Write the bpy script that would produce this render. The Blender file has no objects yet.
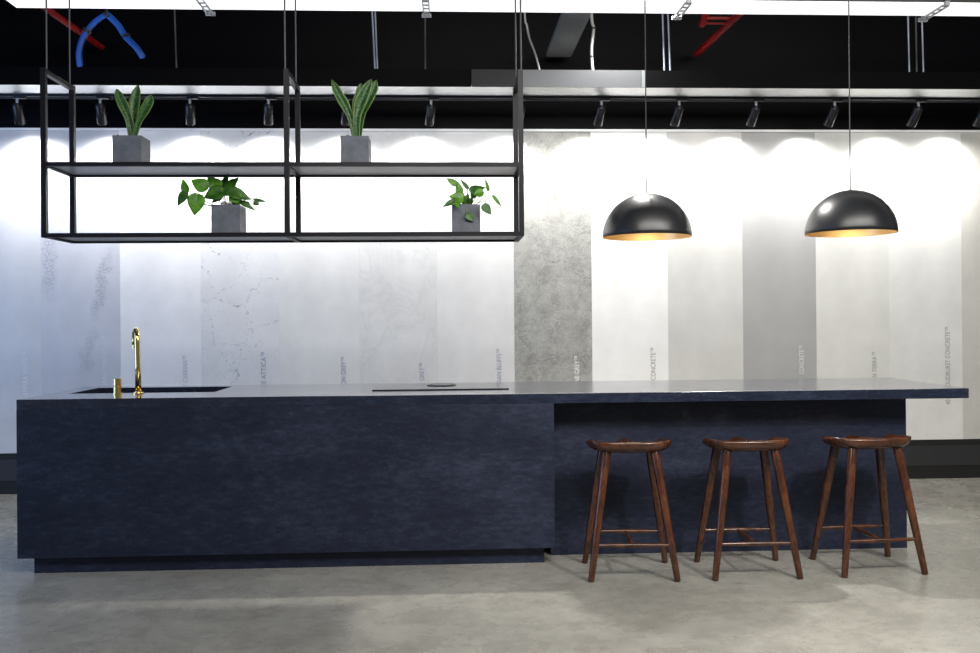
import bpy, math, random
from mathutils import Vector, Matrix

C = bpy.context.scene.collection
R = math.radians
random.seed(4)

# ------------------------------------------------------------------ camera
cam_data = bpy.data.cameras.new('camera')
cam = bpy.data.objects.new('camera', cam_data)
C.objects.link(cam)
cam.matrix_world = Matrix(((0.998783, 0.007829, -0.0486944, 0),
                           (-0.0486806, -0.001936, -0.9988125, 0),
                           (-0.0079139, 0.9999675, -0.0015526, 1.2955),
                           (0, 0, 0, 1)))
cam_data.sensor_width = 36
cam_data.lens = 32.853
cam_data.shift_y = -0.00972
cam_data.clip_start = 0.05
bpy.context.scene.camera = cam

# ------------------------------------------------------------------ world, lights, exposure
scn = bpy.context.scene
scn.view_settings.view_transform = 'Standard'
scn.view_settings.look = 'None'
scn.view_settings.gamma = 1
scn.view_settings.use_curve_mapping = False
scn.view_settings.exposure = 0.0
w = bpy.data.worlds.new('world')
scn.world = w
w.use_nodes = True
w.node_tree.nodes['Background'].inputs[0].default_value = (0.85, 0.92, 1.0, 1)
w.node_tree.nodes['Background'].inputs[1].default_value = 0.16


def area(name, loc, rot, sx, sy, energy, col=(1, 1, 1)):
    d = bpy.data.lights.new(name, 'AREA')
    d.shape = 'RECTANGLE'
    d.size, d.size_y, d.energy, d.color = sx, sy, energy, col
    o = bpy.data.objects.new(name, d)
    C.objects.link(o)
    o.location, o.rotation_euler = loc, rot
    return o


# added broad overhead fill, not a room fixture; then ceiling spots and left window
area('overhead_fill', (1.9, 1.5, 3.5), (R(58), 0, 0), 5.8, 1.2, 270, (1, 0.97, 0.92))


def room_spot(name, loc, aim, energy, size=95, col=(1, 0.97, 0.92), soft=0.05):
    d = bpy.data.lights.new(name, 'SPOT')
    d.energy, d.spot_size, d.spot_blend, d.shadow_soft_size, d.color = energy, R(size), 0.6, soft, col
    o = bpy.data.objects.new(name, d)
    C.objects.link(o)
    o.location = loc
    o.rotation_euler = (Vector(aim) - Vector(loc)).to_track_quat('-Z', 'Y').to_euler()
    return o


room_spot('ceiling_spot_middle', (2.35, 2.0, 3.1), (1.6, 4.75, 0.12), 240, 52, soft=0.07)
room_spot('ceiling_spot_left', (0.5, 1.6, 3.1), (0.15, 4.75, 0.5), 70, 34)
room_spot('ceiling_downlight', (1.22, 5.95, 3.42), (1.2, 5.2, 0.0), 110, 150)
room_spot('ceiling_downlight_front', (1.22, 5.95, 3.42), (1.2, 3.9, 0.0), 290, 84)
area('window_daylight', (-5.2, 3.6, 1.7), (0, R(-90), 0), 2.4, 3.6, 105, (0.30, 0.52, 1.0))
SPOT_W = 26
SPILL_W = 28
BULB_W = 3.5


# ------------------------------------------------------------------ materials
def mat(name, col=(0.5, 0.5, 0.5), rough=0.5, metal=0.0, spec=0.5, emit=None, estr=0.0):
    m = bpy.data.materials.new(name)
    m.use_nodes = True
    b = m.node_tree.nodes['Principled BSDF']
    b.inputs['Base Color'].default_value = (*col, 1)
    b.inputs['Roughness'].default_value = rough
    b.inputs['Metallic'].default_value = metal
    b.inputs['Specular IOR Level'].default_value = spec
    if emit:
        b.inputs['Emission Color'].default_value = (*emit, 1)
        b.inputs['Emission Strength'].default_value = estr
    return m


class NT:
    """small node helper"""
    def __init__(s, m):
        s.t = m.node_tree
        s.b = s.t.nodes['Principled BSDF']
        s.co = s.t.nodes.new('ShaderNodeTexCoord')

    def n(s, kind, **kw):
        o = s.t.nodes.new(kind)
        for k, v in kw.items():
            if k in o.inputs:
                o.inputs[k].default_value = v
            else:
                setattr(o, k, v)
        return o

    def l(s, a, b):
        s.t.links.new(a, b)

    def noise(s, scale, detail=4, rough=0.55, vec=None, dist=0.0):
        o = s.n('ShaderNodeTexNoise', Scale=scale, Detail=detail, Roughness=rough, Distortion=dist)
        s.l(vec or s.co.outputs['Object'], o.inputs['Vector'])
        return o.outputs['Fac']

    def scaled(s, sc):
        o = s.n('ShaderNodeMapping')
        o.inputs['Scale'].default_value = sc
        s.l(s.co.outputs['Object'], o.inputs['Vector'])
        return o.outputs['Vector']

    def ramp(s, fac, stops):
        o = s.n('ShaderNodeValToRGB')
        e = o.color_ramp.elements
        while len(e) > 1:
            e.remove(e[-1])
        for i, (p, c) in enumerate(stops):
            x = e[0] if i == 0 else e.new(p)
            x.position = p
            x.color = (*c, 1) if isinstance(c, tuple) else (c, c, c, 1)
        s.l(fac, o.inputs['Fac'])
        return o.outputs['Color']

    def math(s, op, a, b=None, clamp=False):
        o = s.n('ShaderNodeMath', operation=op, use_clamp=clamp)
        for i, v in enumerate((a, b)):
            if v is None:
                continue
            if isinstance(v, (int, float)):
                o.inputs[i].default_value = v
            else:
                s.l(v, o.inputs[i])
        return o.outputs[0]

    def mix(s, fac, a, b):
        o = s.n('ShaderNodeMix', data_type='RGBA')
        for i, v in ((0, fac), (6, a), (7, b)):
            if isinstance(v, tuple):
                o.inputs[i].default_value = (*v, 1)
            elif isinstance(v, (int, float)):
                o.inputs[i].default_value = v
            else:
                s.l(v, o.inputs[i])
        return o.outputs[2]

    def sep(s):
        o = s.n('ShaderNodeSeparateXYZ')
        s.l(s.co.outputs['Object'], o.inputs[0])
        return o.outputs

    def bump(s, h, strength=0.1, dist=0.01):
        o = s.n('ShaderNodeBump', Strength=strength, Distance=dist)
        s.l(h, o.inputs['Height'])
        s.l(o.outputs['Normal'], s.b.inputs['Normal'])

    def base(s, c):
        s.l(c, s.b.inputs['Base Color'])

    def rough(s, c):
        s.l(c, s.b.inputs['Roughness'])


def m_floor():
    m = mat('polished_concrete', rough=0.35, spec=0.35)
    t = NT(m)
    a = t.noise(0.9, 6, 0.6)
    b = t.noise(5.0, 8, 0.7)
    c = t.noise(140, 3)
    col = t.ramp(t.math('ADD', t.math('MULTIPLY', a, 0.62), t.math('MULTIPLY', b, 0.38)),
                 [(0.34, (0.20, 0.192, 0.163)), (0.5, (0.30, 0.291, 0.256)), (0.66, (0.395, 0.383, 0.338))])
    g = t.noise(16, 8, 0.75)
    col = t.mix(t.ramp(g, [(0.44, 0.0), (0.66, 0.42)]), col, (0.17, 0.165, 0.15))
    col = t.mix(t.ramp(c, [(0.4, 0.0), (0.8, 0.25)]), col, (0.20, 0.195, 0.175))
    t.base(col)
    t.rough(t.ramp(b, [(0.3, 0.20), (0.7, 0.36)]))
    t.bump(b, 0.03, 0.01)
    return m


def m_navy(name, polished):
    m = mat(name, rough=0.45, spec=0.3)
    t = NT(m)
    a = t.noise(3.0, 8, 0.7, t.scaled((0.5, 1, 1.3)))
    b = t.noise(34, 6, 0.7, t.scaled((0.55, 1, 1.5)))
    col = t.ramp(t.math('ADD', t.math('MULTIPLY', a, 0.45), t.math('MULTIPLY', b, 0.55)),
                 [(0.33, (0.0060, 0.0085, 0.0185)), (0.5, (0.0125, 0.0166, 0.0335)), (0.66, (0.029, 0.037, 0.067))])
    s = t.noise(120, 2)
    col = t.mix(t.ramp(s, [(0.74, 0.0), (0.80, 0.5)]), col, (0.25, 0.28, 0.36))
    t.base(col)
    if polished:
        t.b.inputs['Coat Weight'].default_value = 0.8
        t.b.inputs['Coat Roughness'].default_value = 0.16
        t.b.inputs['Coat IOR'].default_value = 1.6
    t.rough(t.ramp(a, [(0.3, 0.17), (0.7, 0.24)] if polished else [(0.3, 0.38), (0.7, 0.52)]))
    return m


def m_wood():
    m = mat('walnut', rough=0.24, spec=0.55)
    t = NT(m)
    a = t.noise(9, 6, 0.6, t.scaled((1.0, 4.0, 0.6)), 1.2)
    b = t.noise(60, 3, 0.5, t.scaled((0.5, 4.0, 0.3)))
    col = t.ramp(t.math('ADD', t.math('MULTIPLY', a, 0.7), t.math('MULTIPLY', b, 0.3)),
                 [(0.33, (0.018, 0.006, 0.003)), (0.5, (0.058, 0.018, 0.0075)), (0.68, (0.125, 0.043, 0.017))])
    t.base(col)
    return m


def m_slate():
    m = mat('slate_grey_pot', rough=0.6, spec=0.3)
    t = NT(m)
    a = t.noise(14, 6, 0.65)
    t.base(t.ramp(a, [(0.3, (0.075, 0.082, 0.098)), (0.7, (0.13, 0.14, 0.165))]))
    t.bump(a, 0.08, 0.004)
    return m


def m_leaf(name, dark, lite, edge=None, bands=False):
    m = mat(name, rough=0.38, spec=0.5)
    t = NT(m)
    sp = t.n('ShaderNodeSeparateXYZ')
    t.l(t.co.outputs['UV'], sp.inputs[0])
    u, v = sp.outputs[0], sp.outputs[1]
    d = t.math('ABSOLUTE', t.math('SUBTRACT', u, 0.5))        # 0 at the midrib, 0.5 at the margin
    n = t.noise(35, 4, 0.6)
    if bands:
        wv = t.n('ShaderNodeTexNoise', Scale=1.0, Detail=3.0)
        mp = t.n('ShaderNodeMapping')
        mp.inputs['Scale'].default_value = (2.5, 26, 1)
        t.l(t.co.outputs['UV'], mp.inputs['Vector'])
        t.l(mp.outputs['Vector'], wv.inputs['Vector'])
        col = t.ramp(wv.outputs['Fac'], [(0.4, dark), (0.6, lite)])
        col = t.mix(t.ramp(d, [(0.40, 0.0), (0.46, 1.0)]), col, edge)
    else:
        col = t.ramp(n, [(0.35, dark), (0.65, lite)])
        col = t.mix(t.ramp(d, [(0.012, 0.6), (0.04, 0.0)]), col, edge)
    t.base(col)
    t.b.inputs['Transmission Weight'].default_value = 0.0
    tr = t.n('ShaderNodeBsdfTranslucent')
    t.l(col, tr.inputs['Color'])
    mx = t.n('ShaderNodeMixShader', Fac=0.35)
    out = t.t.nodes['Material Output']
    t.l(t.b.outputs[0], mx.inputs[1])
    t.l(tr.outputs[0], mx.inputs[2])
    t.l(mx.outputs[0], out.inputs['Surface'])
    return m


def m_panel(name, col, kind='plain', amt=1.0):
    m = mat(name, col, rough=0.3, spec=0.35)
    t = NT(m)
    dk = tuple(c * (1 - 0.07 * amt) for c in col)
    lt = tuple(min(0.92, c * (1 + 0.04 * amt)) for c in col)
    base = t.ramp(t.noise(3.2, 6, 0.6), [(0.35, dk), (0.65, lt)])
    x, y, z = t.sep()
    if kind == 'speckle_vein':          # drifts of grey speckle along a slanted line
        fine = t.ramp(t.noise(75, 5, 0.75), [(0.46, 0.0), (0.58, 1.0)])
        wob = t.math('MULTIPLY', t.math('SUBTRACT', t.noise(5, 5, 0.7), 0.5), 0.30)
        l1 = t.math('ABSOLUTE', t.math('ADD', t.math('SUBTRACT', x, t.math('ADD', t.math('MULTIPLY', z, 0.225), 0.17)), wob))
        band = t.ramp(l1, [(0.0, 1.0), (0.025, 0.75), (0.055, 0.0)])
        g = t.math('MAXIMUM', t.ramp(t.math('ABSOLUTE', t.math('SUBTRACT', z, 1.26)), [(0.16, 1.0), (0.30, 0.0)]),
                   t.ramp(t.math('ABSOLUTE', t.math('SUBTRACT', z, 0.76)), [(0.08, 0.8), (0.20, 0.0)]))
        ex = t.math('ADD', t.math('ABSOLUTE', t.math('SUBTRACT', x, 0.06)), wob)
        blob = t.ramp(ex, [(0.0, 0.9), (0.07, 0.0)])
        zz = t.ramp(t.math('ABSOLUTE', t.math('SUBTRACT', z, 1.45)), [(0.15, 1.0), (0.32, 0.0)])
        f = t.math('MAXIMUM', t.math('MULTIPLY', band, g), t.math('MULTIPLY', blob, zz))
        f = t.math('MULTIPLY', f, t.math('ADD', t.math('MULTIPLY', fine, 0.75), 0.12))
        base = t.mix(f, base, (0.28, 0.29, 0.34))
    elif kind == 'crackle':             # thin broken dark veins
        nz = t.n('ShaderNodeTexNoise', Scale=3.0, Detail=6.0, Roughness=0.65)
        t.l(t.co.outputs['Object'], nz.inputs['Vector'])
        add = t.n('ShaderNodeVectorMath', operation='MULTIPLY_ADD')
        t.l(nz.outputs['Color'], add.inputs[0])
        add.inputs[1].default_value = (0.34, 0.34, 0.34)
        t.l(t.co.outputs['Object'], add.inputs[2])
        vo = t.n('ShaderNodeTexVoronoi', feature='DISTANCE_TO_EDGE', Scale=3.3)
        t.l(add.outputs[0], vo.inputs['Vector'])
        line = t.ramp(vo.outputs['Distance'], [(0.0, 0.9), (0.010, 0.6), (0.022, 0.0)])
        dash = t.ramp(t.noise(26, 4, 0.7), [(0.47, 0.0), (0.60, 1.0)])
        patch = t.ramp(t.noise(2.3, 3, 0.5), [(0.42, 0.12), (0.58, 1.0)])
        f = t.math('MULTIPLY', t.math('MULTIPLY', line, dash), patch)
        vo2 = t.n('ShaderNodeTexVoronoi', feature='DISTANCE_TO_EDGE', Scale=8.5)
        t.l(add.outputs[0], vo2.inputs['Vector'])
        line2 = t.ramp(vo2.outputs['Distance'], [(0.0, 0.75), (0.03, 0.0)])
        f = t.math('MAXIMUM', f, t.math('MULTIPLY', t.math('MULTIPLY', line2, t.ramp(t.noise(40, 4, 0.7), [(0.48, 0.0), (0.62, 1.0)])),
                                        t.ramp(t.noise(3.4, 3, 0.5), [(0.44, 0.0), (0.60, 0.9)])))
        sp = t.math('MULTIPLY', t.ramp(t.noise(58, 3, 0.6), [(0.60, 0.0), (0.70, 1.0)]),
                    t.ramp(t.noise(4, 3, 0.5), [(0.45, 0.0), (0.65, 0.4)]))
        base = t.mix(t.math('MAXIMUM', f, sp), base, (0.11, 0.12, 0.17))
    elif kind == 'soft_vein':
        wv = t.noise(2.4, 7, 0.6, t.scaled((1.4, 1, 0.8)), 1.6)
        f = t.ramp(t.math('ABSOLUTE', t.math('SUBTRACT', wv, 0.5)), [(0.0, 0.32), (0.03, 0.10), (0.07, 0.0)])
        f = t.math('MULTIPLY', f, t.ramp(t.noise(24, 4, 0.7), [(0.3, 0.3), (0.7, 1.0)]))
        base = t.mix(f, base, (0.42, 0.43, 0.45))
    elif kind == 'concrete':
        a = t.noise(7, 9, 0.78)
        base = t.ramp(a, [(0.33, tuple(c * 0.66 for c in col)), (0.5, col), (0.66, tuple(c * 1.28 for c in col))])
        wv = t.noise(9, 8, 0.7, None, 1.0)
        f = t.ramp(t.math('ABSOLUTE', t.math('SUBTRACT', wv, 0.5)), [(0.0, 0.9), (0.02, 0.0)])
        f = t.math('MULTIPLY', f, t.ramp(t.noise(4, 4, 0.6), [(0.42, 0.1), (0.6, 1.0)]))
        base = t.mix(f, base, (0.13, 0.13, 0.125))
        base = t.mix(t.ramp(t.noise(95, 4, 0.7), [(0.40, 0.45), (0.50, 0.0)]), base, (0.2, 0.2, 0.19))
    t.base(base)
    return m


M = dict(
    floor=m_floor(), navy=m_navy('honed_navy_quartz', False), navy_top=m_navy('polished_navy_quartz', True), wood=m_wood(), slate=m_slate(),
    black_wall=mat('black_wall_paint', (0.003, 0.003, 0.004), 0.4, 0, 0.06),
    ceiling=mat('black_ceiling_paint', (0.003, 0.003, 0.0035), 0.9, 0, 0.05),
    base_grey=mat('charcoal_skirting', (0.022, 0.022, 0.024), 0.5),
    base_black=mat('black_plinth', (0.006, 0.006, 0.006), 0.6),
    white_trim=mat('white_rail', (0.95, 0.95, 0.95), 0.4),
    black_metal=mat('black_powder_coat', (0.007, 0.007, 0.010), 0.42, 0, 0.22),
    board=mat('grey_shelf_board', (0.40, 0.385, 0.38), 0.38, 0, 0.5),
    steel=mat('brushed_steel', (0.95, 0.95, 0.95), 0.42, 1.0),
    chrome=mat('galvanised_bracket', (0.33, 0.34, 0.36), 0.5, 0.5),
    pale_rod=mat('zinc_rod', (0.30, 0.33, 0.40), 0.4, 0.4),
    dark_panel=mat('black_fascia', (0.0015, 0.0015, 0.002), 0.6, 0, 0.05),
    grey_panel=mat('grey_fascia', (0.066, 0.071, 0.078), 0.42, 0.2),
    dim_panel=mat('dim_fascia', (0.012, 0.012, 0.013), 0.5, 0, 0.2),
    joint=mat('grey_joint_strip', (0.14, 0.15, 0.16), 0.4, 0.3),
    spot_body=mat('black_spotlight', (0.03, 0.03, 0.032), 0.25, 0.6),
    lens=mat('spot_lens', (1, 1, 1), 0.5, 0, 0.5, (1, 0.97, 0.93), 6),
    diffuser=mat('strip_diffuser', (0.9, 0.9, 0.9), 0.5, 0, 0.5, (1.0, 0.985, 0.97), 1.1),
    housing=mat('strip_housing', (0.02, 0.02, 0.02), 0.5),
    dome=mat('black_satin_dome', (0.014, 0.015, 0.017), 0.36, 0, 0.6),
    gold=mat('gold_leaf_lining', (0.90, 0.68, 0.35), 0.36, 1.0),
    brass=mat('polished_brass', (0.90, 0.66, 0.26), 0.14, 1.0),
    bulb=mat('warm_bulb', (1, 0.9, 0.7), 0.4, 0, 0.5, (1.0, 0.8, 0.5), 5),
    cable=mat('dark_cord', (0.03, 0.03, 0.03), 0.5),
    wire=mat('steel_suspension_cable', (0.05, 0.05, 0.055), 0.5, 0.2),
    red=mat('red_sprinkler_pipe', (0.22, 0.004, 0.005), 0.5, 0, 0.3),
    blue=mat('blue_data_cable', (0.012, 0.10, 0.48), 0.45),
    white_cable=mat('white_cable', (0.36, 0.355, 0.34), 0.5),
    duct=mat('galvanised_duct', (0.20, 0.205, 0.21), 0.55, 0.2),
    glass=mat('black_cooktop_glass', (0.012, 0.012, 0.014), 0.08, 0, 0.6),
    fan=mat('extractor_grille', (0.05, 0.05, 0.055), 0.35, 0.8),
    sink=mat('black_sink', (0.010, 0.010, 0.013), 0.35, 0, 0.4),
    soil=mat('potting_soil', (0.035, 0.022, 0.014), 0.95, 0, 0.1),
    perlite=mat('white_pebbles', (0.75, 0.73, 0.70), 0.8),
    stem=mat('green_stem', (0.13, 0.22, 0.05), 0.5),
    snake=m_leaf('snake_plant_leaf', (0.014, 0.055, 0.012), (0.060, 0.175, 0.035), (0.14, 0.23, 0.035), True),
    pothos=m_leaf('pothos_leaf', (0.045, 0.17, 0.008), (0.13, 0.37, 0.015), (0.16, 0.32, 0.06)),
    pothos_dark=m_leaf('pothos_dark_leaf', (0.018, 0.075, 0.008), (0.055, 0.18, 0.014), (0.07, 0.17, 0.04)),
)
# faint mottling on the strip's diffuser
_t = NT(M['diffuser'])
_t.l(_t.ramp(_t.noise(1.6, 4, 0.6), [(0.35, (0.66, 0.655, 0.65)), (0.62, (1.0, 0.99, 0.98))]), _t.b.inputs['Emission Color'])


# ------------------------------------------------------------------ mesh helpers
class MB:
    def __init__(s):
        s.v, s.f, s.uv = [], [], {}

    def box(s, a, b):
        x0, y0, z0 = a
        x1, y1, z1 = b
        k = len(s.v)
        s.v += [(x0, y0, z0), (x1, y0, z0), (x1, y1, z0), (x0, y1, z0), (x0, y0, z1), (x1, y0, z1), (x1, y1, z1), (x0, y1, z1)]
        s.f += [tuple(k + i for i in q) for q in ((0, 3, 2, 1), (4, 5, 6, 7), (0, 1, 5, 4), (1, 2, 6, 5), (2, 3, 7, 6), (3, 0, 4, 7))]
        return s

    def tube(s, pts, rad, n=12, oval=1.0):
        """swept tube with caps; rad is a number or one per point"""
        pts = [Vector(p) for p in pts]
        rs = rad if isinstance(rad, (list, tuple)) else [rad] * len(pts)
        k = len(s.v)
        up = None
        for i, p in enumerate(pts):
            d = (pts[min(i + 1, len(pts) - 1)] - pts[max(i - 1, 0)]).normalized()
            if up is None:
                up = Vector((0, 1, 0)) if abs(d.y) < 0.9 else Vector((1, 0, 0))
            sx = d.cross(up).normalized()
            up = sx.cross(d).normalized()
            for j in range(n):
                a = 2 * math.pi * j / n
                s.v.append(tuple(p + sx * math.cos(a) * rs[i] * oval + up * math.sin(a) * rs[i]))
        for i in range(len(pts) - 1):
            for j in range(n):
                a, b = k + i * n + j, k + i * n + (j + 1) % n
                s.f.append((a, b, b + n, a + n))
        s.f.append(tuple(k + j for j in range(n))[::-1])
        s.f.append(tuple(k + (len(pts) - 1) * n + j for j in range(n)))
        return s

    def lathe(s, c, prof, n=48):
        """prof: (radius, z) pairs about a vertical axis through c; a zero radius closes it"""
        k = len(s.v)
        rings = []
        for r, z in prof:
            if r < 1e-6:
                s.v.append((c[0], c[1], c[2] + z))
                rings.append([len(s.v) - 1] * n)
            else:
                b = len(s.v)
                s.v += [(c[0] + r * math.cos(2 * math.pi * j / n), c[1] + r * math.sin(2 * math.pi * j / n), c[2] + z) for j in range(n)]
                rings.append(list(range(b, b + n)))
        for A, B in zip(rings, rings[1:]):
            for j in range(n):
                q = [A[j], A[(j + 1) % n], B[(j + 1) % n], B[j]]
                q = [x for i, x in enumerate(q) if x not in q[:i]]
                if len(q) > 2:
                    s.f.append(tuple(q))
        return s

    def ball(s, c, r, n=10):
        return s.lathe(c, [(r * math.sin(math.pi * i / n), -r * math.cos(math.pi * i / n)) for i in range(n + 1)], n * 2)


def wloc(o):
    v = Vector((0, 0, 0))
    while o:
        v += o.location
        o = o.parent
    return v


def obj(name, mb, m, parent=None, origin=None, smooth=False, bevel=0.0, seg=2, label=None):
    """mesh in world coordinates -> one object; origin defaults to the parent's place"""
    off = wloc(parent) if parent else Vector(origin or (0, 0, 0))
    me = bpy.data.meshes.new(name)
    me.from_pydata([tuple(Vector(v) - off) for v in mb.v], [], mb.f)
    if mb.uv:
        uvl = me.uv_layers.new(name='uv')
        for lp in me.loops:
            uvl.data[lp.index].uv = mb.uv[lp.vertex_index]
    me.materials.append(m)
    me.update()
    if smooth:
        for p in me.polygons:
            p.use_smooth = True
        if smooth != 'all':
            me.set_sharp_from_angle(angle=R(38))
    o = bpy.data.objects.new(name, me)
    C.objects.link(o)
    if parent:
        o.parent = parent
    else:
        o.location = off
    if bevel:
        b = o.modifiers.new('bevel', 'BEVEL')
        b.width, b.segments, b.limit_method, b.angle_limit = bevel, seg, 'ANGLE', R(40)
    if label:
        o['label'] = label
    return o


def tag(o, label, cat, group=None):
    o['label'], o['category'] = label, cat
    if group:
        o['group'] = group
    return o


def thing(name, label, cat, loc, group=None):
    o = bpy.data.objects.new(name, None)
    o.empty_display_size = 0.1
    C.objects.link(o)
    o.location = loc
    return tag(o, label, cat, group)


def struct(name, mb, m, **kw):
    o = obj(name, mb, m, **kw)
    o['kind'] = 'structure'
    return o


def copy_tree(o, parent=None):
    c = o.copy()
    C.objects.link(c)
    if parent:
        c.parent = parent
    for ch in list(o.children):
        copy_tree(ch, c)
    return c


# ------------------------------------------------------------------ the setting
YW = 6.899                                      # face of the stone samples
struct('floor', MB().box((-6.5, -5, -0.1), (8, 7.2, 0)), M['floor'])
struct('wall_back', MB().box((-6.5, 6.916, 0), (8, 7.2, 4.0)), M['black_wall'])
struct('ceiling', MB().box((-6.5, -5, 3.95), (8, 7.2, 4.05)), M['ceiling'])
struct('baseboard_back', MB().box((-6.5, 6.893, 0.103), (8, 6.916, 0.262)), M['base_grey'])
struct('trim_1', MB().box((-6.5, 6.901, 0), (8, 6.916, 0.103)), M['base_black'])
struct('trim_2', MB().box((-6.5, 6.900, 0.262), (8, 6.916, 0.305)), M['base_black'])
struct('trim_3', MB().box((-3.66, 6.884, 2.738), (4.70, 6.916, 2.756)), M['white_trim'])

# ------------------------------------------------------------------ stone sample panels with their lettering
SEAMS = (-3.648, -3.051, -2.466, -1.864, -1.275, -0.669, -0.071, 0.524, 1.129, 1.727, 2.320, 2.905, 3.490, 4.083, 4.676)
PZ0, PZ1 = 0.309, 2.738
panels = [
    ((0.63, 0.635, 0.65), 'plain', 'faint', 'EMPIRA WHITE™', 1.07,
     'pale plain stone sample panel cut off by the left edge of the photo'),
    ((0.59, 0.60, 0.64), 'speckle_vein', 'pale', '5031 STATUARIO MAXIMUS™', 1.185,
     'pale stone sample panel with drifts of grey speckled veins, behind the tap control'),
    ((0.83, 0.83, 0.84), 'plain', 'soft', '5141 FROSTY CARRINA™', 1.03,
     'plain cool white stone sample panel directly behind the brass faucet'),
    ((0.74, 0.745, 0.755), 'crackle', 'blue', '5143 WHITE ATTICA™', 1.052,
     'white stone sample panel with thin broken dark veins, lettered ATTICA'),
    ((0.73, 0.735, 0.73), 'plain', 'blue', '5000 LONDON GREY™', 1.008,
     'plain light grey stone sample panel under the middle posts of the hanging shelf'),
    ((0.70, 0.705, 0.70), 'soft_vein', 'blue', '5211 NOBLE GREY™', 0.956,
     'off-white stone sample panel with soft grey veins above left half of the cooktop'),
    ((0.73, 0.73, 0.725), 'plain', 'blue', '6134 GEORGIAN BLUFFS™', 1.058,
     'plain pale stone sample panel left of the rough concrete-grey one'),
    ((0.39, 0.39, 0.365), 'concrete', 'white', '6313 TURBINE GREY™', 0.998,
     'rough mottled concrete-grey stone sample panel with white lettering'),
    ((0.90, 0.90, 0.87), 'plain', 'grey', '4001 FRESH CONCRETE™', 1.055,
     'brightest white stone sample panel, behind the left pendant lamp'),
    ((0.63, 0.625, 0.60), 'plain', None, '', 0,
     'plain greige stone sample panel right of the brightest white one'),
    ((0.40, 0.40, 0.395), 'plain', 'pale', 'CONCRETE™', 1.062,
     'smooth mid-grey stone sample panel, darkest of the plain ones'),
    ((0.68, 0.68, 0.645), 'plain', 'grey', 'N TERRA™', 1.006,
     'light warm grey stone sample panel lettered TERRA, behind the right pendant lamp'),
    ((0.71, 0.71, 0.685), 'plain', 'grey', '4011 CLOUDBURST CONCRETE™', 1.198,
     'light grey stone sample panel lettered CLOUDBURST CONCRETE'),
    ((0.56, 0.555, 0.515), 'plain', None, '', 0,
     'beige-grey stone sample panel cut off by the right edge of the photo'),
]
ink = dict(soft=mat('soft_blue_lettering', (0.50, 0.53, 0.62), 0.6), faint=mat('faint_lettering', (0.78, 0.79, 0.80), 0.6), pale=mat('pale_lettering', (0.74, 0.76, 0.80), 0.6),
           blue=mat('blue_grey_lettering', (0.26, 0.29, 0.42), 0.6), white=mat('white_lettering', (0.9, 0.9, 0.9), 0.6),
           grey=mat('grey_lettering', (0.27, 0.27, 0.28), 0.6))


def lettering(txt, xc, z1, z0, y, m, parent):
    cu = bpy.data.curves.new('lettering', 'FONT')
    cu.body = txt
    cu.size = 0.05
    cu.space_character = 1.02
    tmp = bpy.data.objects.new('lettering_source', cu)
    C.objects.link(tmp)
    bpy.context.view_layer.update()
    dg = bpy.context.evaluated_depsgraph_get()
    me = bpy.data.meshes.new_from_object(tmp.evaluated_get(dg))
    bpy.data.objects.remove(tmp)
    xs = [v.co.x for v in me.vertices]
    ys = [v.co.y for v in me.vertices]
    w0, w1, h = min(xs), max(xs), max(ys) - min(ys)
    if z0 is None:
        z0 = z1 - len(txt) * 0.0247
    kx = (z1 - z0) / (w1 - w0)
    off = wloc(parent)
    # one mesh per word: cut the line at the gaps wider than a letter space
    spans = sorted((min(me.vertices[i].co.x for i in p.vertices), max(me.vertices[i].co.x for i in p.vertices)) for p in me.polygons)
    cuts, end = [], spans[0][1]
    for a, b in spans[1:]:
        if a - end > 0.0085:
            cuts.append((a + end) / 2)
        end = max(end, b)
    edges = [w0 - 1] + cuts + [w1 + 1]
    for lo, hi in zip(edges, edges[1:]):
        keep = {}
        mb = MB()
        for p in me.polygons:
            if not lo < me.vertices[p.vertices[0]].co.x < hi:
                continue
            f = []
            for i in p.vertices:
                if i not in keep:
                    keep[i] = len(mb.v)
                    c = me.vertices[i].co
                    mb.v.append((xc + 0.019 - c.y * 0.038 / 0.036, y, z0 + (c.x - w0) * kx))
                f.append(keep[i])
            mb.f.append(tuple(f))
        obj('lettering', mb, m, parent)
    bpy.data.meshes.remove(me)


for i, (col, kind, inkk, txt, ztop, lab) in enumerate(panels):
    x0, x1 = SEAMS[i], SEAMS[i + 1]
    pm = m_panel('stone_sample_%s_%d' % (kind, i), col, kind)
    p = obj('stone_panel', MB().box((x0 + 0.0002, YW, PZ0), (x1 - 0.0002, 6.915, PZ1)), pm, origin=(x0, YW, PZ0))
    tag(p, lab, 'wall panel', 'stone sample panels on the back wall')
    if inkk:
        full = txt[0].isdigit()
        lettering(txt, x1 - 0.122, ztop, 0.583 if full else None, YW - 0.0006, ink[inkk], p)

# ------------------------------------------------------------------ bulkhead, track, spotlights
bk = thing('suspended_bulkhead', 'long suspended bulkhead with bright brushed steel underside above the wall panels', 'bulkhead', (0.5, 6.3, 2.895))
BX0, BX1 = -5.0, 6.5
obj('underside', MB().box((BX0, 6.195, 2.905), (BX1, 6.452, 2.911)), M['steel'], bk, label='brushed steel underside')
for a, b, m, lb in ((BX0, 0.184, 'dark_panel', None), (0.187, 0.505, 'dim_panel', None), (0.508, 1.372, 'grey_panel', 'grey metal fascia section'), (1.375, 1.407, 'joint', 'narrow steel joint strip'), (1.410, BX1, 'dark_panel', None)):
    obj('fascia', MB().box((a, 6.185, 2.900), (b, 6.1945, 3.020)), M[m], bk, label=lb)
obj('top_cover', MB().box((BX0, 6.195, 2.945), (BX1, 6.452, 2.96)), M['dark_panel'], bk)
tr = thing('lighting_track', 'thin black lighting track along the rear edge of the bulkhead', 'track', (0.5, 6.47, 2.88))
obj('rail', MB().box((BX0, 6.455, 2.888), (BX1, 6.490, 2.914)), M['black_metal'], tr)
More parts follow.
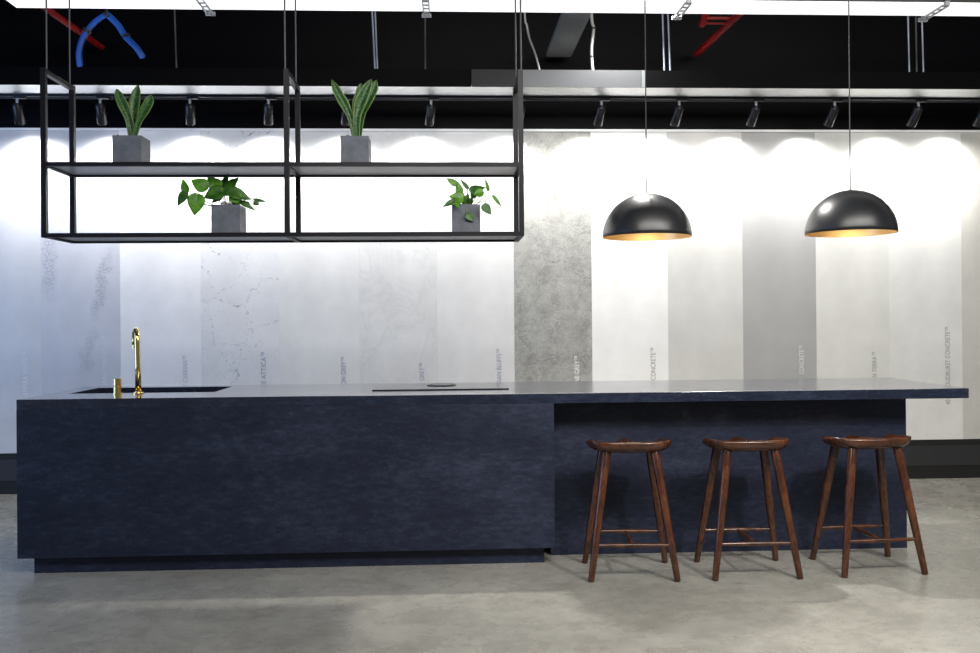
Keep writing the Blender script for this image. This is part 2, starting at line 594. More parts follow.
obj('lip', MB().box((BX0, 6.4905, 2.878), (BX1, 6.4935, 2.889)), M['wire'], tr, label='thin grey metal lip')

spot_data = bpy.data.lights.new('wall_washer', 'SPOT')
spot_data.energy = SPOT_W
spot_data.spot_size = R(78)
spot_data.spot_blend = 0.6
spot_data.shadow_soft_size = 0.02
spot_data.color = (1.0, 0.98, 0.96)
spill_data = bpy.data.lights.new('wall_washer_spill', 'SPOT')
spill_data.energy = SPILL_W
spill_data.spot_size = R(140)
spill_data.spot_blend = 1.0
spill_data.shadow_soft_size = 0.03
spill_data.color = (1.0, 0.98, 0.96)

SD = Vector((-0.025, 0.115, -0.158)).normalized()          # way the cylinders point


def make_spot():
    t = thing('track_spotlight', '', 'spotlight', (0, 6.473, 2.888))
    top = Vector((0, 6.470, 2.830))
    obj('adapter', MB().box((-0.02, 6.456, 2.876), (0.06, 6.489, 2.888)), M['black_metal'], t)
    obj('swivel', MB().tube([(0, 6.472, 2.877), tuple(top)], 0.010, 10), M['chrome'], t, smooth=True)
    b = obj('body', MB().tube([tuple(top - SD * 0.004), tuple(top), tuple(top + SD * 0.136), tuple(top + SD * 0.14)], [0.032, 0.035, 0.035, 0.033], 24), M['spot_body'], t, smooth=True)
    obj('end_cap', MB().tube([tuple(top - SD * 0.014), tuple(top - SD * 0.005)], [0.020, 0.026], 20), M['black_metal'], t, smooth=True)
    obj('lens', MB().tube([tuple(top + SD * 0.1402), tuple(top + SD * 0.1415)], 0.028, 20), M['lens'], t, smooth=True)
    for nm, dd, aim in (('beam', spot_data, (-0.15, 0.79, -0.61)), ('spill', spill_data, (-0.1, 0.40, -0.91))):
        l = bpy.data.objects.new(nm, dd)
        C.objects.link(l)
        l.parent = t
        l.location = top + SD * 0.165 - Vector(t.location)
        l.rotation_euler = Vector(aim).to_track_quat('-Z', 'Y').to_euler()
    return t


spots = [(-3.017, 'above the panel cut off at the left edge'), (-2.442, 'just left of the taller snake plant, second from left'),
         (-1.815, 'third from left, above the left pothos'), (-1.260, 'left of the middle shelf posts, fourth from left'),
         (-0.705, 'half hidden behind the second snake plant'), (-0.098, 'alone between second snake plant and right shelf posts'),
         (0.555, 'hidden behind the right end posts of the shelf'), (1.142, 'right of the hanging shelf, below the grey fascia section'),
         (1.715, 'just right of the left pendant cord'), (2.286, 'midway between the two pendant cords'),
         (2.877, 'just left of the right pendant cord'), (3.511, 'right of the right pendant cord'), (4.020, 'cut off by the right edge of the photo')]
sp0 = make_spot()
for i, (x, where) in enumerate(spots):
    s = sp0 if i == 0 else copy_tree(sp0)
    s.location = (x, 6.473, 2.888)
    tag(s, 'black cylinder track spotlight ' + where, 'spotlight', 'spotlights on the wall track')

# ------------------------------------------------------------------ overhead strip light with its brackets
st = thing('strip_light', 'long glowing white strip light running across the top of the photo', 'strip light', (0.9, 5.45, 3.21))
SX0, SX1 = -2.598, 6.0
obj('diffuser', MB().box((SX0 + 0.004, 5.343, 3.206), (SX1 - 0.004, 5.566, 3.212)), M['diffuser'], st)
obj('housing', MB().box((SX0, 5.335, 3.2125), (SX1, 5.574, 3.255)), M['housing'], st)
for x in (-1.440, -0.109, 1.472, 3.068):
    br = MB()
    br.box((x - 0.022, 5.325, 3.183), (x - 0.015, 5.605, 3.194)).box((x + 0.015, 5.325, 3.183), (x + 0.022, 5.605, 3.194))
    for k in range(5):
        y = 5.335 + 0.062 * k
        br.box((x - 0.015, y, 3.185), (x + 0.015, y + 0.014, 3.191))
    br.box((x - 0.03, 5.588, 3.178), (x + 0.03, 5.602, 3.200)).box((x - 0.014, 5.306, 3.183), (x + 0.014, 5.325, 3.21))
    bo = obj('bracket', br, M['chrome'], st, label='shiny slotted metal bracket')
    obj('hanger_rod', MB().tube([(x, 5.312, 3.195), (x, 5.312, 3.95)], 0.006, 8), M['wire'], bo, smooth=True)

# ------------------------------------------------------------------ services in the ceiling void
t = tag(obj('sprinkler_pipe', MB().tube([(-2.70, 4.9, 3.385), (-2.622, 6.0, 3.362), (-2.566, 6.84, 3.352)], 0.022, 16), M['red'], smooth=True),
        'straight red pipe at upper left, crossing behind the blue cables', 'pipe')
rp = thing('sprinkler_branch_pipe', 'red pipe with a bolted side branch at upper right', 'pipe', (1.95, 5.9, 3.33))
obj('main_pipe', MB().tube([(2.06, 5.2, 3.36), (2.00, 5.9, 3.345), (1.943, 6.8, 3.322)], 0.026, 16), M['red'], rp, smooth=True)
obj('side_branch', MB().tube([(1.80, 5.75, 3.72), (1.806, 6.12, 3.36), (1.808, 6.20, 3.350)], 0.026, 14), M['red'], rp, smooth=True)
obj('flange', MB().box((1.81, 6.075, 3.345), (1.98, 6.09, 3.36)).box((1.81, 6.145, 3.333), (1.98, 6.16, 3.348)), M['red'], rp)
tag(obj('duct', MB().box((0.777, 4.9, 3.289), (0.968, 6.80, 3.325)), M['duct'], bevel=0.004), 'grey rectangular metal duct above the bulkhead, right of the shelf cables', 'duct')


def smooth_path(pts, n=6):
    P = [Vector(p) for p in pts]
    out = []
    for i in range(len(P) - 1):
        a, b, c, d = P[max(i - 1, 0)], P[i], P[i + 1], P[min(i + 2, len(P) - 1)]
        for k in range(n):
            t = k / n
            out.append(0.5 * ((2 * b) + (c - a) * t + (2 * a - 5 * b + 4 * c - d) * t * t + (3 * b - a - 3 * c + d) * t ** 3))
    out.append(P[-1])
    return out


def bundle(name, pts, m, rad, parent, strands, r):
    mb = MB()
    base = smooth_path(pts)
    for k in range(strands):
        a = 2 * math.pi * k / strands + 0.5
        mb.tube([p + Vector((math.cos(a) * rad, 0.6 * math.sin(a) * rad, math.sin(a) * rad)) for p in base], r, 8)
    return obj(name, mb, m, parent, smooth=True)


bc = thing('data_cable_bundle', 'looped bundle of bright blue cables hanging at upper left', 'cables', (-2.3, 6.3, 3.35))
bundle('cables', [(-2.472, 6.2, 3.032), (-2.478, 6.2, 3.127), (-2.444, 6.2, 3.236), (-2.37, 6.2, 3.332), (-2.297, 6.2, 3.383), (-2.283, 6.2, 3.378), (-2.217, 6.2, 3.312), (-2.171, 6.2, 3.238), (-2.098, 6.2, 3.163), (-2.06, 6.22, 3.10)], M['blue'], 0.011, bc, 5, 0.011)
for p, q in (((-2.43, 6.2, 3.262), (-2.418, 6.2, 3.280)), ((-2.296, 6.2, 3.372), (-2.280, 6.2, 3.386)), ((-2.165, 6.2, 3.245), (-2.158, 6.2, 3.231))):
    obj('cable_tie', MB().tube([p, q], 0.029, 12), M['cable'], bc, smooth=True, label='black cable tie')
obj('hook', MB().tube([(-2.29, 6.2, 3.385), (-2.30, 6.2, 3.95)], 0.005, 8), M['wire'], bc, smooth=True)
tag(obj('white_cable', MB().tube(smooth_path([(0.55, 6.22, 3.94), (0.563, 6.22, 3.418), (0.576, 6.22, 3.342), (0.596, 6.22, 3.245), (0.637, 6.22, 3.133), (0.678, 6.22, 2.965)]), 0.007, 8), M['white_cable'], smooth=True),
    'thin slack white cable just right of the shelf cables', 'cable')
wc = thing('tied_white_cable', 'white cable with black ties beside the grey duct', 'cable', (1.04, 6.25, 3.0))
obj('cable', MB().tube(smooth_path([(1.02, 6.22, 3.94), (1.032, 6.22, 3.415), (1.046, 6.22, 3.325), (1.034, 6.22, 3.22), (1.03, 6.22, 3.129), (1.043, 6.22, 2.965)]), 0.011, 10), M['white_cable'], wc, smooth=True)
for z, x in ((3.315, 1.0455), (3.115, 1.0305)):
    obj('cable_tie', MB().tube([(x, 6.22, z), (x, 6.22, z + 0.014)], 0.0125, 10), M['cable'], wc, smooth=True)
rods = [(-0.497, -0.479, 'pale_rod', 'left rod of the close pair above the second snake plant'), (-0.477, -0.463, 'pale_rod', 'right rod of the close pair above the second snake plant'),
        (1.541, 1.551, 'pale_rod', 'left rod of the pair just right of the left pendant cord'), (1.580, 1.594, 'pale_rod', 'right rod of the pair just right of the left pendant cord'),
        (3.315, 3.322, 'pale_rod', 'left rod of the three near the right end'), (3.417, 3.425, 'pale_rod', 'right rod of the three near the right end'),
        (3.372, 3.376, 'wire', 'dark middle rod of the three near the right end'), (-0.132, -0.134, 'wire', 'single dark rod midway above the shelf'), (-1.848, -1.837, 'wire', 'single dark rod above the left half of the shelf')]
for a, b, m, lab in rods:
    x1 = a + (a - b) * 1.3
    o = tag(obj('threaded_rod', MB().tube([(b, 6.24, 2.958), (x1, 6.24, 3.95)], 0.0065, 8), M[m], origin=(b, 6.24, 2.958), smooth=True), 'thin hanging metal ' + lab, 'rod', 'rods hanging the bulkhead')

# ------------------------------------------------------------------ kitchen island
XL, XB, XP, XR = -2.1935, 0.5595, 2.5517, 2.799
YF, YP, YBK = 4.672, 4.862, 5.537
ZT, TH = 0.900, 0.0535
SKX0, SKX1, SKY0, SKY1 = -2.078, -1.285, 5.018, 5.432
isl = thing('kitchen_island', 'long dark navy stone kitchen island base on the concrete floor', 'kitchen island', (0.2, 5.1, 0))
zt = ZT - TH
b = MB()
b.box((XL, YF, 0.0889), (XB, YF + 0.02, zt)).box((XL, YF + 0.02, 0.0889), (XL + 0.02, YBK, zt)).box((XB - 0.02, YF + 0.02, 0.0889), (XB, YBK, zt))
b.box((XL + 0.02, YBK - 0.02, 0.0889), (XB - 0.02, YBK, zt)).box((XL + 0.02, YF + 0.02, 0.0889), (XB - 0.02, YBK - 0.02, 0.109))
obj('body', b, M['navy'], isl)
obj('toe_kick', MB().box((-2.132, 4.722, 0), (0.5089, YBK - 0.05, 0.0888)), M['navy'], isl)
obj('knee_panel', MB().box((XB + 0.0005, YP, 0), (XP, YBK, zt)), M['navy'], isl)
wt = MB()
xs, ys = [XL, SKX0, SKX1, XR], [YF, SKY0, SKY1, YBK]
for zz in (zt + 0.0003, ZT):
    wt.v += [(x, y, zz) for y in ys for x in xs]
for j in range(3):
    for i in range(3):
        if (i, j) == (1, 1):
            continue
        q = [j * 4 + i, j * 4 + i + 1, j * 4 + i + 5, j * 4 + i + 4]
        wt.f.append(tuple(k + 16 for k in q))
        wt.f.append(tuple(q[::-1]))
for k in range(3):
    wt.f += [(k, k + 1, k + 17, k + 16), (13 + k, 12 + k, 28 + k, 29 + k), (4 * k + 4, 4 * k, 4 * k + 16, 4 * k + 20), (4 * k + 3, 4 * k + 7, 4 * k + 23, 4 * k + 19)]
wt.f += [(6, 5, 21, 22), (9, 10, 26, 25), (5, 9, 25, 21), (10, 6, 22, 26)]
tag(obj('worktop', wt, M['navy_top'], origin=(0.2, 5.1, zt), bevel=0.0015), 'long dark stone worktop on the island, overhanging at the right end', 'worktop')

sk = thing('sink_basin', 'black rectangular sink set into the left end of the worktop', 'sink', (-1.68, 5.22, 0.62))
s = MB()
a0, a1, c0, c1, zb, zs = SKX0 - 0.004, SKX1 + 0.004, SKY0 - 0.004, SKY1 + 0.004, 0.64, zt - 0.0004
s.box((a0 - 0.01, c0 - 0.01, zb - 0.01), (a1 + 0.01, c1 + 0.01, zb)).box((a0 - 0.01, c0 - 0.01, zb), (a0, c1 + 0.01, zs)).box((a1, c0 - 0.01, zb), (a1 + 0.01, c1 + 0.01, zs))
s.box((a0, c0 - 0.01, zb), (a1, c0, zs)).box((a0, c1, zb), (a1, c1 + 0.01, zs))
obj('bowl', s, M['sink'], sk)
obj('drain', MB().lathe((-1.68, 5.22, zb + 0.0003), [(0.0, 0), (0.045, 0), (0.045, 0.003), (0.03, 0.004), (0.0, 0.004)], 24), M['brass'], sk, smooth=True)

fa = thing('faucet', 'tall polished brass gooseneck faucet standing in front of the sink', 'faucet', (-1.681, 4.965, ZT))
bx, by = -1.681, 4.965
obj('base_ring', MB().lathe((bx, by, ZT), [(0, 0), (0.030, 0), (0.030, 0.006), (0.018, 0.009), (0.018, 0.014), (0, 0.014)], 28), M['brass'], fa, smooth=True)
neck = [(bx, by, ZT + 0.008), (bx - 0.002, by, ZT + 0.15), (bx - 0.004, by, ZT + 0.265)]
for k in range(0, 13):
    a = math.pi * k / 12
    neck.append((bx - 0.004 - 0.024 * (1 - math.cos(a)), by + 0.050 * (1 - math.cos(a)), ZT + 0.285 + 0.062 * math.sin(a)))
neck.append((bx - 0.052, by + 0.100, ZT + 0.265))
obj('spout', MB().tube(neck, [0.016] + [0.0145] * (len(neck) - 1), 16), M['brass'], fa, smooth='all')
obj('nozzle', MB().tube([(bx - 0.052, by + 0.100, ZT + 0.266), (bx - 0.052, by + 0.100, ZT + 0.242)], 0.0135, 16), M['brass'], fa, smooth=True)
obj('collar', MB().tube([(bx, by, ZT + 0.052), (bx, by, ZT + 0.062)], 0.0145, 16), M['brass'], fa, smooth=True)
tc = thing('tap_control', 'short stubby brass mixer control beside the faucet', 'tap control', (-1.792, 4.965, ZT))
obj('base_ring', MB().lathe((-1.792, 4.965, ZT), [(0, 0), (0.026, 0), (0.026, 0.005), (0, 0.005)], 28), M['brass'], tc, smooth=True)
obj('stem', MB().lathe((-1.792, 4.965, ZT + 0.005), [(0, 0), (0.022, 0), (0.022, 0.036), (0.017, 0.038), (0, 0.038)], 28), M['brass'], tc, smooth=True)
obj('knob', MB().lathe((-1.792, 4.965, ZT + 0.043), [(0, 0), (0.017, 0), (0.022, 0.003), (0.022, 0.040), (0.020, 0.042), (0, 0.042)], 28), M['brass'], tc, smooth=True)

ck = thing('cooktop', 'flat black glass cooktop with round central extractor on the worktop', 'cooktop', (-0.034, 5.17, ZT))
obj('glass_plate', MB().box((-0.413, 4.965, ZT), (0.345, 5.385, ZT + 0.006)), M['glass'], ck, bevel=0.0015)
obj('front_edge', MB().box((-0.413, 4.9625, ZT + 0.0002), (0.345, 4.9648, ZT + 0.0062)), M['black_metal'], ck)
ex = obj('extractor_ring', MB().lathe((-0.032, 5.256, ZT + 0.006), [(0.070, 0), (0.085, 0), (0.085, 0.004), (0.082, 0.005), (0.072, 0.005), (0.070, 0.004), (0.070, 0)], 40), M['fan'], ck, smooth=True)
obj('extractor_cover', MB().lathe((-0.032, 5.256, ZT + 0.0062), [(0, 0), (0.060, 0), (0.060, 0.005), (0, 0.006)], 40), M['fan'], ex, smooth=True)

# ------------------------------------------------------------------ bar stools
def seat_mb():
    mb = MB()
    nr, nt = 16, 72
    ax, ay = 0.214, 0.150

    def top(x, y):
        t = max(0.0, min(1.0, (y + 0.14) / 0.28))
        t = t * t * (3 - 2 * t)
        g = lambda c, s: math.exp(-((abs(x) - c) / s) ** 2)
        front = 0.679 + 0.011 * max(0, (abs(x) - 0.14) / 0.074) ** 2
        back = 0.632 + 0.031 * math.exp(-(x / 0.045) ** 2) + 0.034 * g(0.185, 0.04)
        bowl = 0.012 * math.exp(-((abs(x) - 0.09) / 0.07) ** 2) * 4 * t * (1 - t)
        return front * (1 - t) + back * t - bowl

    def plan(r, th):
        c, s_ = math.cos(th), math.sin(th)
        n = 2.7
        k = (abs(c) ** n + abs(s_) ** n) ** (-1 / n)
        return ax * r * k * c, ay * r * k * s_

    rings = []
    mb.v.append((0, 0, top(0, 0)))
    for i in range(1, nr + 1):
        r = i / nr
        row = []
        for j in range(nt):
            x, y = plan(r, 2 * math.pi * j / nt)
            row.append(len(mb.v))
            mb.v.append((x, y, top(x, y) - 0.004 * max(0, (r - 0.93) / 0.07) ** 2))
        rings.append(row)
    for rr, dz in ((1.006, 0.010), (0.985, 0.022), (0.94, 0.034), (0.87, 0.043), (0.75, 0.050), (0.5, 0.056)):
        row = []
        for j in range(nt):
            x, y = plan(rr, 2 * math.pi * j / nt)
            flat = 0.673 - 0.012 * max(0.0, (y + 0.02) / 0.17)
            zt_ = top(*plan(min(rr, 1.0), 2 * math.pi * j / nt))
            k = min(1.0, dz / 0.05)
            row.append(len(mb.v))
            mb.v.append((x, y, (zt_ - dz) * (1 - k) + k * min(flat - dz, zt_ - 0.012)))
        rings.append(row)
    for j in range(nt):
        mb.f.append((0, rings[0][j], rings[0][(j + 1) % nt]))
    for A, B in zip(rings, rings[1:]):
        for j in range(nt):
            mb.f.append((A[j], B[j], B[(j + 1) % nt], A[(j + 1) % nt]))
    mb.f.append(tuple(rings[-1])[::-1])
    return mb


def make_stool():
    t = thing('bar_stool', '', 'stool', (0, 0, 0))
    obj('seat', seat_mb(), M['wood'], t, smooth='all')
    P = {}
    for sx in (-1, 1):
        for sy in (-1, 1):
            topp, foot = Vector((sx * 0.120, sy * 0.085, 0.628)), Vector((sx * 0.212, sy * 0.170, 0.0))
            at = lambda z, a=topp, f=foot: f + (a - f) * (z / 0.628)
            P[sx, sy] = at
            o = obj('leg', MB().tube([foot, at(0.004), at(0.2), at(0.45), topp], [0.0145, 0.0165, 0.0195, 0.0225, 0.0245], 8), M['wood'], t, smooth=True, bevel=0.004, seg=2)
    for sy, z in ((-1, 0.172), (1, 0.172)):
        obj('stretcher', MB().tube([P[-1, sy](z), (P[-1, sy](z) + P[1, sy](z)) / 2, P[1, sy](z)], [0.008, 0.0125, 0.008], 12), M['wood'], t, smooth=True)
    a, b_ = (P[-1, -1](0.172) + P[1, -1](0.172)) / 2, (P[-1, 1](0.172) + P[1, 1](0.172)) / 2
    obj('cross_stretcher', MB().tube([a, (a + b_) / 2, b_], [0.007, 0.011, 0.007], 12), M['wood'], t, smooth=True)
    return t


stool = make_stool()
for i, (x, y, rz, lab) in enumerate(((0.920, 4.512, 3.6, 'walnut bar stool with saddle seat nearest the middle of the island'), (1.520, 4.497, 0.6, 'walnut bar stool with saddle seat standing between the other two'), (2.156, 4.513, -3.4, 'walnut bar stool with saddle seat at the right end of the island'))):
    s = stool if i == 0 else copy_tree(stool)
    s.location = (x, y, 0)
    s.rotation_euler = (0, 0, R(-rz))
    tag(s, lab, 'stool', 'bar stools along the island')

# ------------------------------------------------------------------ pendant lamps
def make_pendant():
    t = thing('pendant_lamp', '', 'pendant lamp', (0, 0, 0))      # origin at the rim
    r, h = 0.2535, 0.252
    prof = [(r * math.sin(math.pi / 2 * k / 20), h * math.cos(math.pi / 2 * k / 20)) for k in range(20, -1, -1)]
    obj('shade', MB().lathe((0, 0, 0), [(r - 0.0025, 0.0005)] + prof, 72), M['dome'], t, smooth='all')
    pin = [((r - 0.003) * math.sin(math.pi / 2 * k / 20), (h - 0.004) * math.cos(math.pi / 2 * k / 20) + 0.0005) for k in range(20, -1, -1)]
    obj('lining', MB().lathe((0, 0, 0), pin, 72), M['gold'], t, smooth='all', label='gold inner lining')
    obj('cap', MB().lathe((0, 0, h - 0.001), [(0, 0), (0.012, 0), (0.012, 0.002), (0.005, 0.006), (0, 0.006)], 24), M['dome'], t, smooth=True)
    obj('cord', MB().tube([(0, 0, h + 0.003), (0, 0, 3.95 - 1.765)], 0.0035, 8), M['cable'], t, smooth=True)
    obj('socket', MB().tube([(0, 0, h - 0.01), (0, 0, h - 0.07)], 0.02, 16), M['dome'], t, smooth=True)
    obj('bulb', MB().ball((0, 0, h - 0.10), 0.032), M['bulb'], t, smooth='all')
    d = bpy.data.lights.new('bulb_light', 'POINT')
    d.energy, d.color, d.shadow_soft_size = BULB_W, (1.0, 0.80, 0.55), 0.035
    l = bpy.data.objects.new('bulb_light', d)
    C.objects.link(l)
    l.parent = t
    l.location = (0, 0, h - 0.145)
    return t


pen = make_pendant()
for i, (x, z, lab) in enumerate(((1.157, 1.756, 'black dome pendant lamp with gold lining, left of the two'), (2.356, 1.773, 'black dome pendant lamp with gold lining, right of the two'))):
    p = pen if i == 0 else copy_tree(pen)
    p.location = (x, 5.1, z)
    tag(p, lab, 'pendant lamp', 'pendant lamps over the island')

# ------------------------------------------------------------------ hanging shelf
SYF, SYB = 4.660, 5.010
W = 0.026
PXS = (-2.059, -0.831, 0.384)                        # left faces of the three post pairs
sh = thing('hanging_shelf', 'black metal frame shelf with two tiers hung from the ceiling', 'shelf', (-0.82, 4.84, 1.726))
for x in PXS:
    for y in (SYF, SYB):
        obj('post', MB().box((x, y, 1.726), (x + W, y + W, 2.592)), M['black_metal'], sh)
    obj('top_bar', MB().box((x, SYF + W, 2.566), (x + W, SYB, 2.590)), M['black_metal'], sh)
for z0, z1 in ((1.726, 1.748), (2.090, 2.111)):
    for a, c in ((PXS[0] + W, PXS[1]), (PXS[1] + W, PXS[2])):
        for y in (SYF, SYB):
            obj('rail', MB().box((a, y, z0), (c, y + W, z1)), M['black_metal'], sh)
        obj('shelf_board', MB().box((a, SYF + W, z0 + 0.010), (c, SYB, z1 - 0.0005)), M['board'], sh, label='grey shelf board')
    for x in PXS:
        obj('side_rail', MB().box((x, SYF + W, z0), (x + W, SYB, z1)), M['black_metal'], sh)
for y, xs_ in ((SYF, (-2.030, -0.824, 0.401)), (SYB, (-2.058, -0.826, 0.402))):
    for x in xs_:
        obj('suspension_cable', MB().tube([(x, y + W / 2, 2.588), (x, y + W / 2, 3.95)], 0.0045, 8), M['wire'], sh, smooth=True)


# ------------------------------------------------------------------ potted plants on the shelf
def pot(name, label, cat, x, z, y=4.750, wd=0.147, h=0.155, group=None):
    t = thing(name, label, cat, (x + wd / 2, y + wd / 2, z), group)
    th = 0.012
    p = MB()
    p.box((x, y, z), (x + wd, y + th, z + h)).box((x, y + wd - th, z), (x + wd, y + wd, z + h))
    p.box((x, y + th, z), (x + th, y + wd - th, z + h)).box((x + wd - th, y + th, z), (x + wd, y + wd - th, z + h))
    p.box((x + th, y + th, z), (x + wd - th, y + wd - th, z + 0.012))
    obj('pot', p, M['slate'], t)
    s = MB()
    n = 10
    for j in range(n + 1):
        for i in range(n + 1):
            s.v.append((x + th + (wd - 2 * th) * i / n, y + th + (wd - 2 * th) * j / n, z + h - 0.012 + random.uniform(0, 0.008)))
    for j in range(n):
        for i in range(n):
            k = j * (n + 1) + i
            s.f.append((k, k + 1, k + n + 2, k + n + 1))
    obj('soil', s, M['soil'], t, smooth='all')
    return t


def pebbles(t, m, n, zb, spread, c=None, r=(0.003, 0.006)):
    mb = MB()
    c = c or (t.location.x, t.location.y)
    for _ in range(n):
        mb.ball((c[0] + random.uniform(-spread, spread), c[1] + random.uniform(-spread, spread), zb + random.uniform(-0.002, 0.006)), random.uniform(*r), 5)
    o = obj('pebbles', mb, m, t, smooth='all')
    o['kind'] = 'stuff'
    return o


def blade(pts, widths, facing=(0, -1, 0), fold=0.25, n=18, m=6):
    """a long leaf swept along pts with widths at 0, 1/3, 2/3 and just under the tip"""
    path = smooth_path(pts, 6)
    mb = MB()
    N = len(path) - 1
    F = Vector(facing)
    ws = list(widths) + [0.0]
    ks = [0, 0.3, 0.62, 0.84, 1.0]
    for i, p in enumerate(path):
        u = i / N
        q = next(k for k in range(4) if u <= ks[k + 1] + 1e-9)
        f = (u - ks[q]) / (ks[q + 1] - ks[q])
        f = f * f * (3 - 2 * f) if q < 2 else f
        wd = ws[q] + (ws[q + 1] - ws[q]) * f
        d = (path[min(i + 1, N)] - path[max(i - 1, 0)]).normalized()
        side = d.cross(F).normalized()
        nrm = side.cross(d).normalized()
        for j in range(m + 1):
            s = j / m * 2 - 1
            mb.v.append(tuple(p + side * s * wd / 2 + nrm * (-abs(s) ** 1.5) * -fold * wd))
            mb.uv[len(mb.v) - 1] = (j / m, u)
    for i in range(N):
        for j in range(m):
            k = i * (m + 1) + j
            mb.f.append((k, k + 1, k + m + 2, k + m + 1))
    return mb


def heart(a, tip, wd, facing, droop=0.10, fold=0.14, n=16, m=8, heartness=1.0):
    """a pointed heart-shaped leaf from base a to tip"""
    a, tip = Vector(a), Vector(tip)
    d = tip - a
    L = d.length
    d.normalize()
    F = Vector(facing)
    side = d.cross(F).normalized()
    nrm = side.cross(d).normalized()
    if nrm.dot(F) < 0:
        nrm = -nrm
    mb = MB()
    prof = lambda u: (math.sin(math.pi * min(1, u ** 0.62)) ** 0.85) * (1 - 0.25 * u)
    mx = max(prof(k / 60) for k in range(61))
    for i in range(n + 1):
        u = i / n
        hw = wd / 2 * prof(u) / mx
        for j in range(m + 1):
            s = j / m * 2 - 1
            lobe = -0.13 * L * heartness * (1 - u) ** 3 * abs(s)
            p = a + d * (u * L + lobe) + side * s * max(hw, 0.0006) + nrm * (abs(s) * fold * hw - droop * L * (u - 0.4) ** 2)
            mb.v.append(tuple(p))
            mb.uv[len(mb.v) - 1] = (j / m, u)
    for i in range(n):
        for j in range(m):
            k = i * (m + 1) + j
            mb.f.append((k, k + 1, k + m + 2, k + m + 1))
    return mb


def leaf(mb, m, t, th):
    o = obj('leaf', mb, m, t, smooth='all')
    so = o.modifiers.new('thickness', 'SOLIDIFY')
    so.thickness = th
    return o


ZB, ZM = 1.7477, 2.1107
p1 = pot('potted_snake_plant', 'grey square pot with three-leaved snake plant at the left of the upper shelf', 'potted plant', -1.732, ZM, group='snake plants on the upper shelf')
pebbles(p1, M['soil'], 7, ZM + 0.152, 0.012, (-1.70, 4.775), (0.004, 0.006))
for pts, wd in (([(-1.657, 4.83, 2.254), (-1.669, 4.83, 2.347), (-1.692, 4.83, 2.416), (-1.718, 4.83, 2.474), (-1.738, 4.83, 2.528)], [0.0314, 0.0374, 0.0507, 0.0389]),
                ([(-1.656, 4.84, 2.254), (-1.652, 4.84, 2.349), (-1.647, 4.84, 2.427), (-1.638, 4.84, 2.489), (-1.628, 4.84, 2.552)], [0.0315, 0.0378, 0.0591, 0.0433]),
                ([(-1.640, 4.80, 2.254), (-1.616, 4.8, 2.333), (-1.591, 4.8, 2.387), (-1.562, 4.8, 2.44), (-1.548, 4.8, 2.49)], [0.0266, 0.0281, 0.0489, 0.0469])):
    leaf(blade(pts, wd, (random.uniform(-0.25, 0.25), -1, 0.1)), M['snake'], p1, 0.004)
p2 = pot('potted_snake_plant', 'grey square pot with spreading snake plant right of the middle posts on the upper shelf', 'potted plant', -0.551, ZM, wd=0.148, group='snake plants on the upper shelf')
pebbles(p2, M['soil'], 24, ZM + 0.153, 0.055, None, (0.004, 0.006))
for pts, wd in (([(-0.479, 4.80, 2.254), (-0.498, 4.8, 2.357), (-0.53, 4.8, 2.434), (-0.562, 4.8, 2.491), (-0.602, 4.8, 2.575)], [0.0247, 0.0329, 0.051, 0.0411]),
                ([(-0.468, 4.79, 2.254), (-0.469, 4.78, 2.352), (-0.455, 4.78, 2.426), (-0.424, 4.78, 2.499), (-0.389, 4.78, 2.573)], [0.0246, 0.0393, 0.0614, 0.0451]),
                ([(-0.464, 4.84, 2.254), (-0.447, 4.84, 2.382), (-0.419, 4.84, 2.452), (-0.389, 4.84, 2.514), (-0.367, 4.84, 2.585)], [0.0216, 0.0299, 0.0415, 0.0456]),
                ([(-0.478, 4.86, 2.254), (-0.482, 4.86, 2.37), (-0.475, 4.86, 2.445), (-0.461, 4.86, 2.511), (-0.451, 4.86, 2.573)], [0.025, 0.0375, 0.05, 0.0375]),
                ([(-0.483, 4.775, 2.254), (-0.49, 4.78, 2.32), (-0.503, 4.78, 2.352), (-0.514, 4.78, 2.377), (-0.516, 4.78, 2.393)], [0.0131, 0.0147, 0.0131, 0.0082])):
    leaf(blade(pts, wd, (random.uniform(-0.25, 0.25), -1, 0.1)), M['snake'], p2, 0.004)


def pothos(t, leaves, root, zr):
    for (a, b, wd, dark, fz) in leaves:
        leaf(heart(a, b, wd * 1.22, (random.uniform(-0.3, 0.3), -1, fz)), M['pothos_dark' if dark else 'pothos'], t, 0.0012)
        A = Vector(a)
        r0 = Vector((root[0] + (A.x - root[0]) * 0.25, root[1] + (A.y - root[1]) * 0.2, zr - 0.01))
        mid = (A + r0) / 2 + Vector(((A.x - r0.x) * 0.12, 0.0, max(0.0, 0.028 - 0.1 * (A.z - zr)) + 0.006))
        if A.y < 4.735:                                   # over the front rim of the pot
            mid = Vector((A.x + 0.01, 4.742, zr + 0.022))
        obj('stem', MB().tube(smooth_path([r0, mid, A]), 0.0025, 6), M['stem'], t, smooth='all')


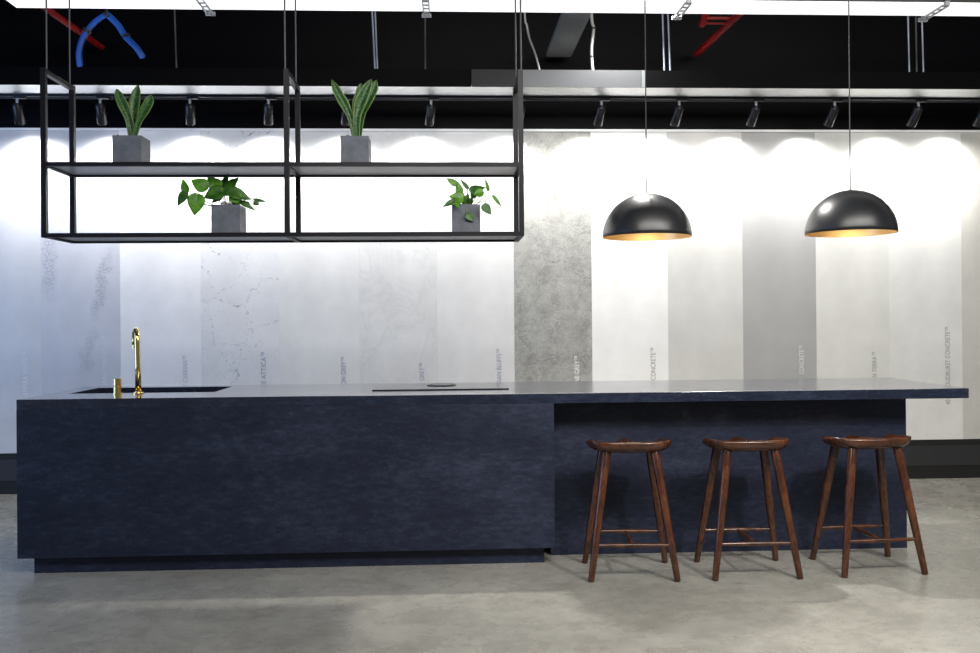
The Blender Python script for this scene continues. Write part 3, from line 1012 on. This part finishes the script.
p3 = pot('potted_pothos', 'grey square pot with broad-leaved green pothos left on the lower shelf', 'potted plant', -1.226, ZB, group='pothos plants on the lower shelf')
pebbles(p3, M['perlite'], 16, ZB + 0.165, 0.026, (-1.155, 4.785), (0.004, 0.008))
pothos(p3, [((-1.341, 4.70, 1.962), (-1.359, 4.70, 2.032), 0.0362, 0, 0.2), ((-1.335, 4.67, 1.955), (-1.377, 4.67, 1.887), 0.042, 1, 0.2),
            ((-1.249, 4.74, 1.989), (-1.327, 4.74, 2.032), 0.0659, 0, 0.3), ((-1.28, 4.68, 1.943), (-1.294, 4.68, 1.838), 0.0733, 0, 0.3),
            ((-1.199, 4.80, 1.997), (-1.26, 4.80, 2.055), 0.0617, 0, 0.3), ((-1.161, 4.72, 1.971), (-1.253, 4.70, 1.932), 0.0758, 1, 0.4),
            ((-1.195, 4.86, 2.015), (-1.161, 4.86, 2.085), 0.030, 1, 0.2), ((-1.169, 4.84, 1.994), (-1.104, 4.84, 2.06), 0.0528, 0, 0.3),
            ((-1.136, 4.76, 1.978), (-1.022, 4.76, 1.931), 0.056, 1, 0.5), ((-1.11, 4.765, 1.957), (-1.087, 4.755, 1.909), 0.0577, 0, 0.3),
            ((-1.08, 4.78, 1.922), (-1.003, 4.78, 1.876), 0.0246, 1, 0.3), ((-1.025, 4.86, 1.944), (-0.961, 4.86, 1.933), 0.0162, 1, 0.3),
            ((-1.021, 4.84, 1.929), (-0.997, 4.84, 1.911), 0.0298, 1, 0.3), ((-1.13, 4.80, 1.99), (-1.20, 4.78, 1.955), 0.055, 1, 0.5),
            ((-1.19, 4.79, 1.945), (-1.225, 4.76, 1.915), 0.035, 1, 0.4), ((-1.12, 4.80, 1.93), (-1.085, 4.775, 1.905), 0.035, 0, 0.4), ((-1.06, 4.82, 1.925), (-1.035, 4.80, 1.885), 0.022, 1, 0.3)], (-1.152, 4.823), ZB + 0.155)
p4 = pot('potted_pothos', 'grey square pot with small trailing pothos at the right of the lower shelf', 'potted plant', 0.034, ZB, wd=0.150, group='pothos plants on the lower shelf')
pothos(p4, [((0.058, 4.76, 2.009), (0.003, 4.76, 2.044), 0.0306, 0, 0.2), ((0.076, 4.78, 1.963), (0.067, 4.78, 2.03), 0.0368, 0, 0.2),
            ((0.094, 4.74, 1.933), (0.018, 4.74, 1.945), 0.056, 0, 0.3), ((0.044, 4.70, 1.915), (-0.018, 4.70, 1.882), 0.0253, 1, 0.3),
            ((0.053, 4.72, 1.912), (0.074, 4.70, 1.876), 0.024, 0, 0.3), ((0.12, 4.80, 1.996), (0.081, 4.80, 2.043), 0.0197, 1, 0.2),
            ((0.136, 4.83, 1.991), (0.22, 4.83, 2.004), 0.0372, 1, 0.4), ((0.197, 4.74, 1.966), (0.147, 4.74, 1.952), 0.0457, 0, 0.4),
            ((0.232, 4.82, 1.987), (0.214, 4.82, 2.055), 0.0173, 0, 0.2), ((0.256, 4.76, 1.946), (0.302, 4.76, 1.885), 0.0183, 0, 0.3),
            ((0.201, 4.70, 1.891), (0.24, 4.70, 1.841), 0.041, 1, 0.3), ((0.112, 4.735, 1.848), (0.15, 4.735, 1.81), 0.0358, 1, 0.2),
            ((0.107, 4.80, 1.916), (0.12, 4.80, 1.966), 0.0339, 1, 0.3), ((0.09, 4.78, 1.935), (0.075, 4.77, 1.975), 0.034, 1, 0.3),
            ((0.125, 4.79, 1.91), (0.145, 4.775, 1.945), 0.028, 1, 0.3), ((0.155, 4.79, 1.945), (0.135, 4.78, 1.98), 0.03, 1, 0.3), ((0.17, 4.78, 1.985), (0.205, 4.775, 1.965), 0.035, 1, 0.4)], (0.108, 4.824), ZB + 0.155)
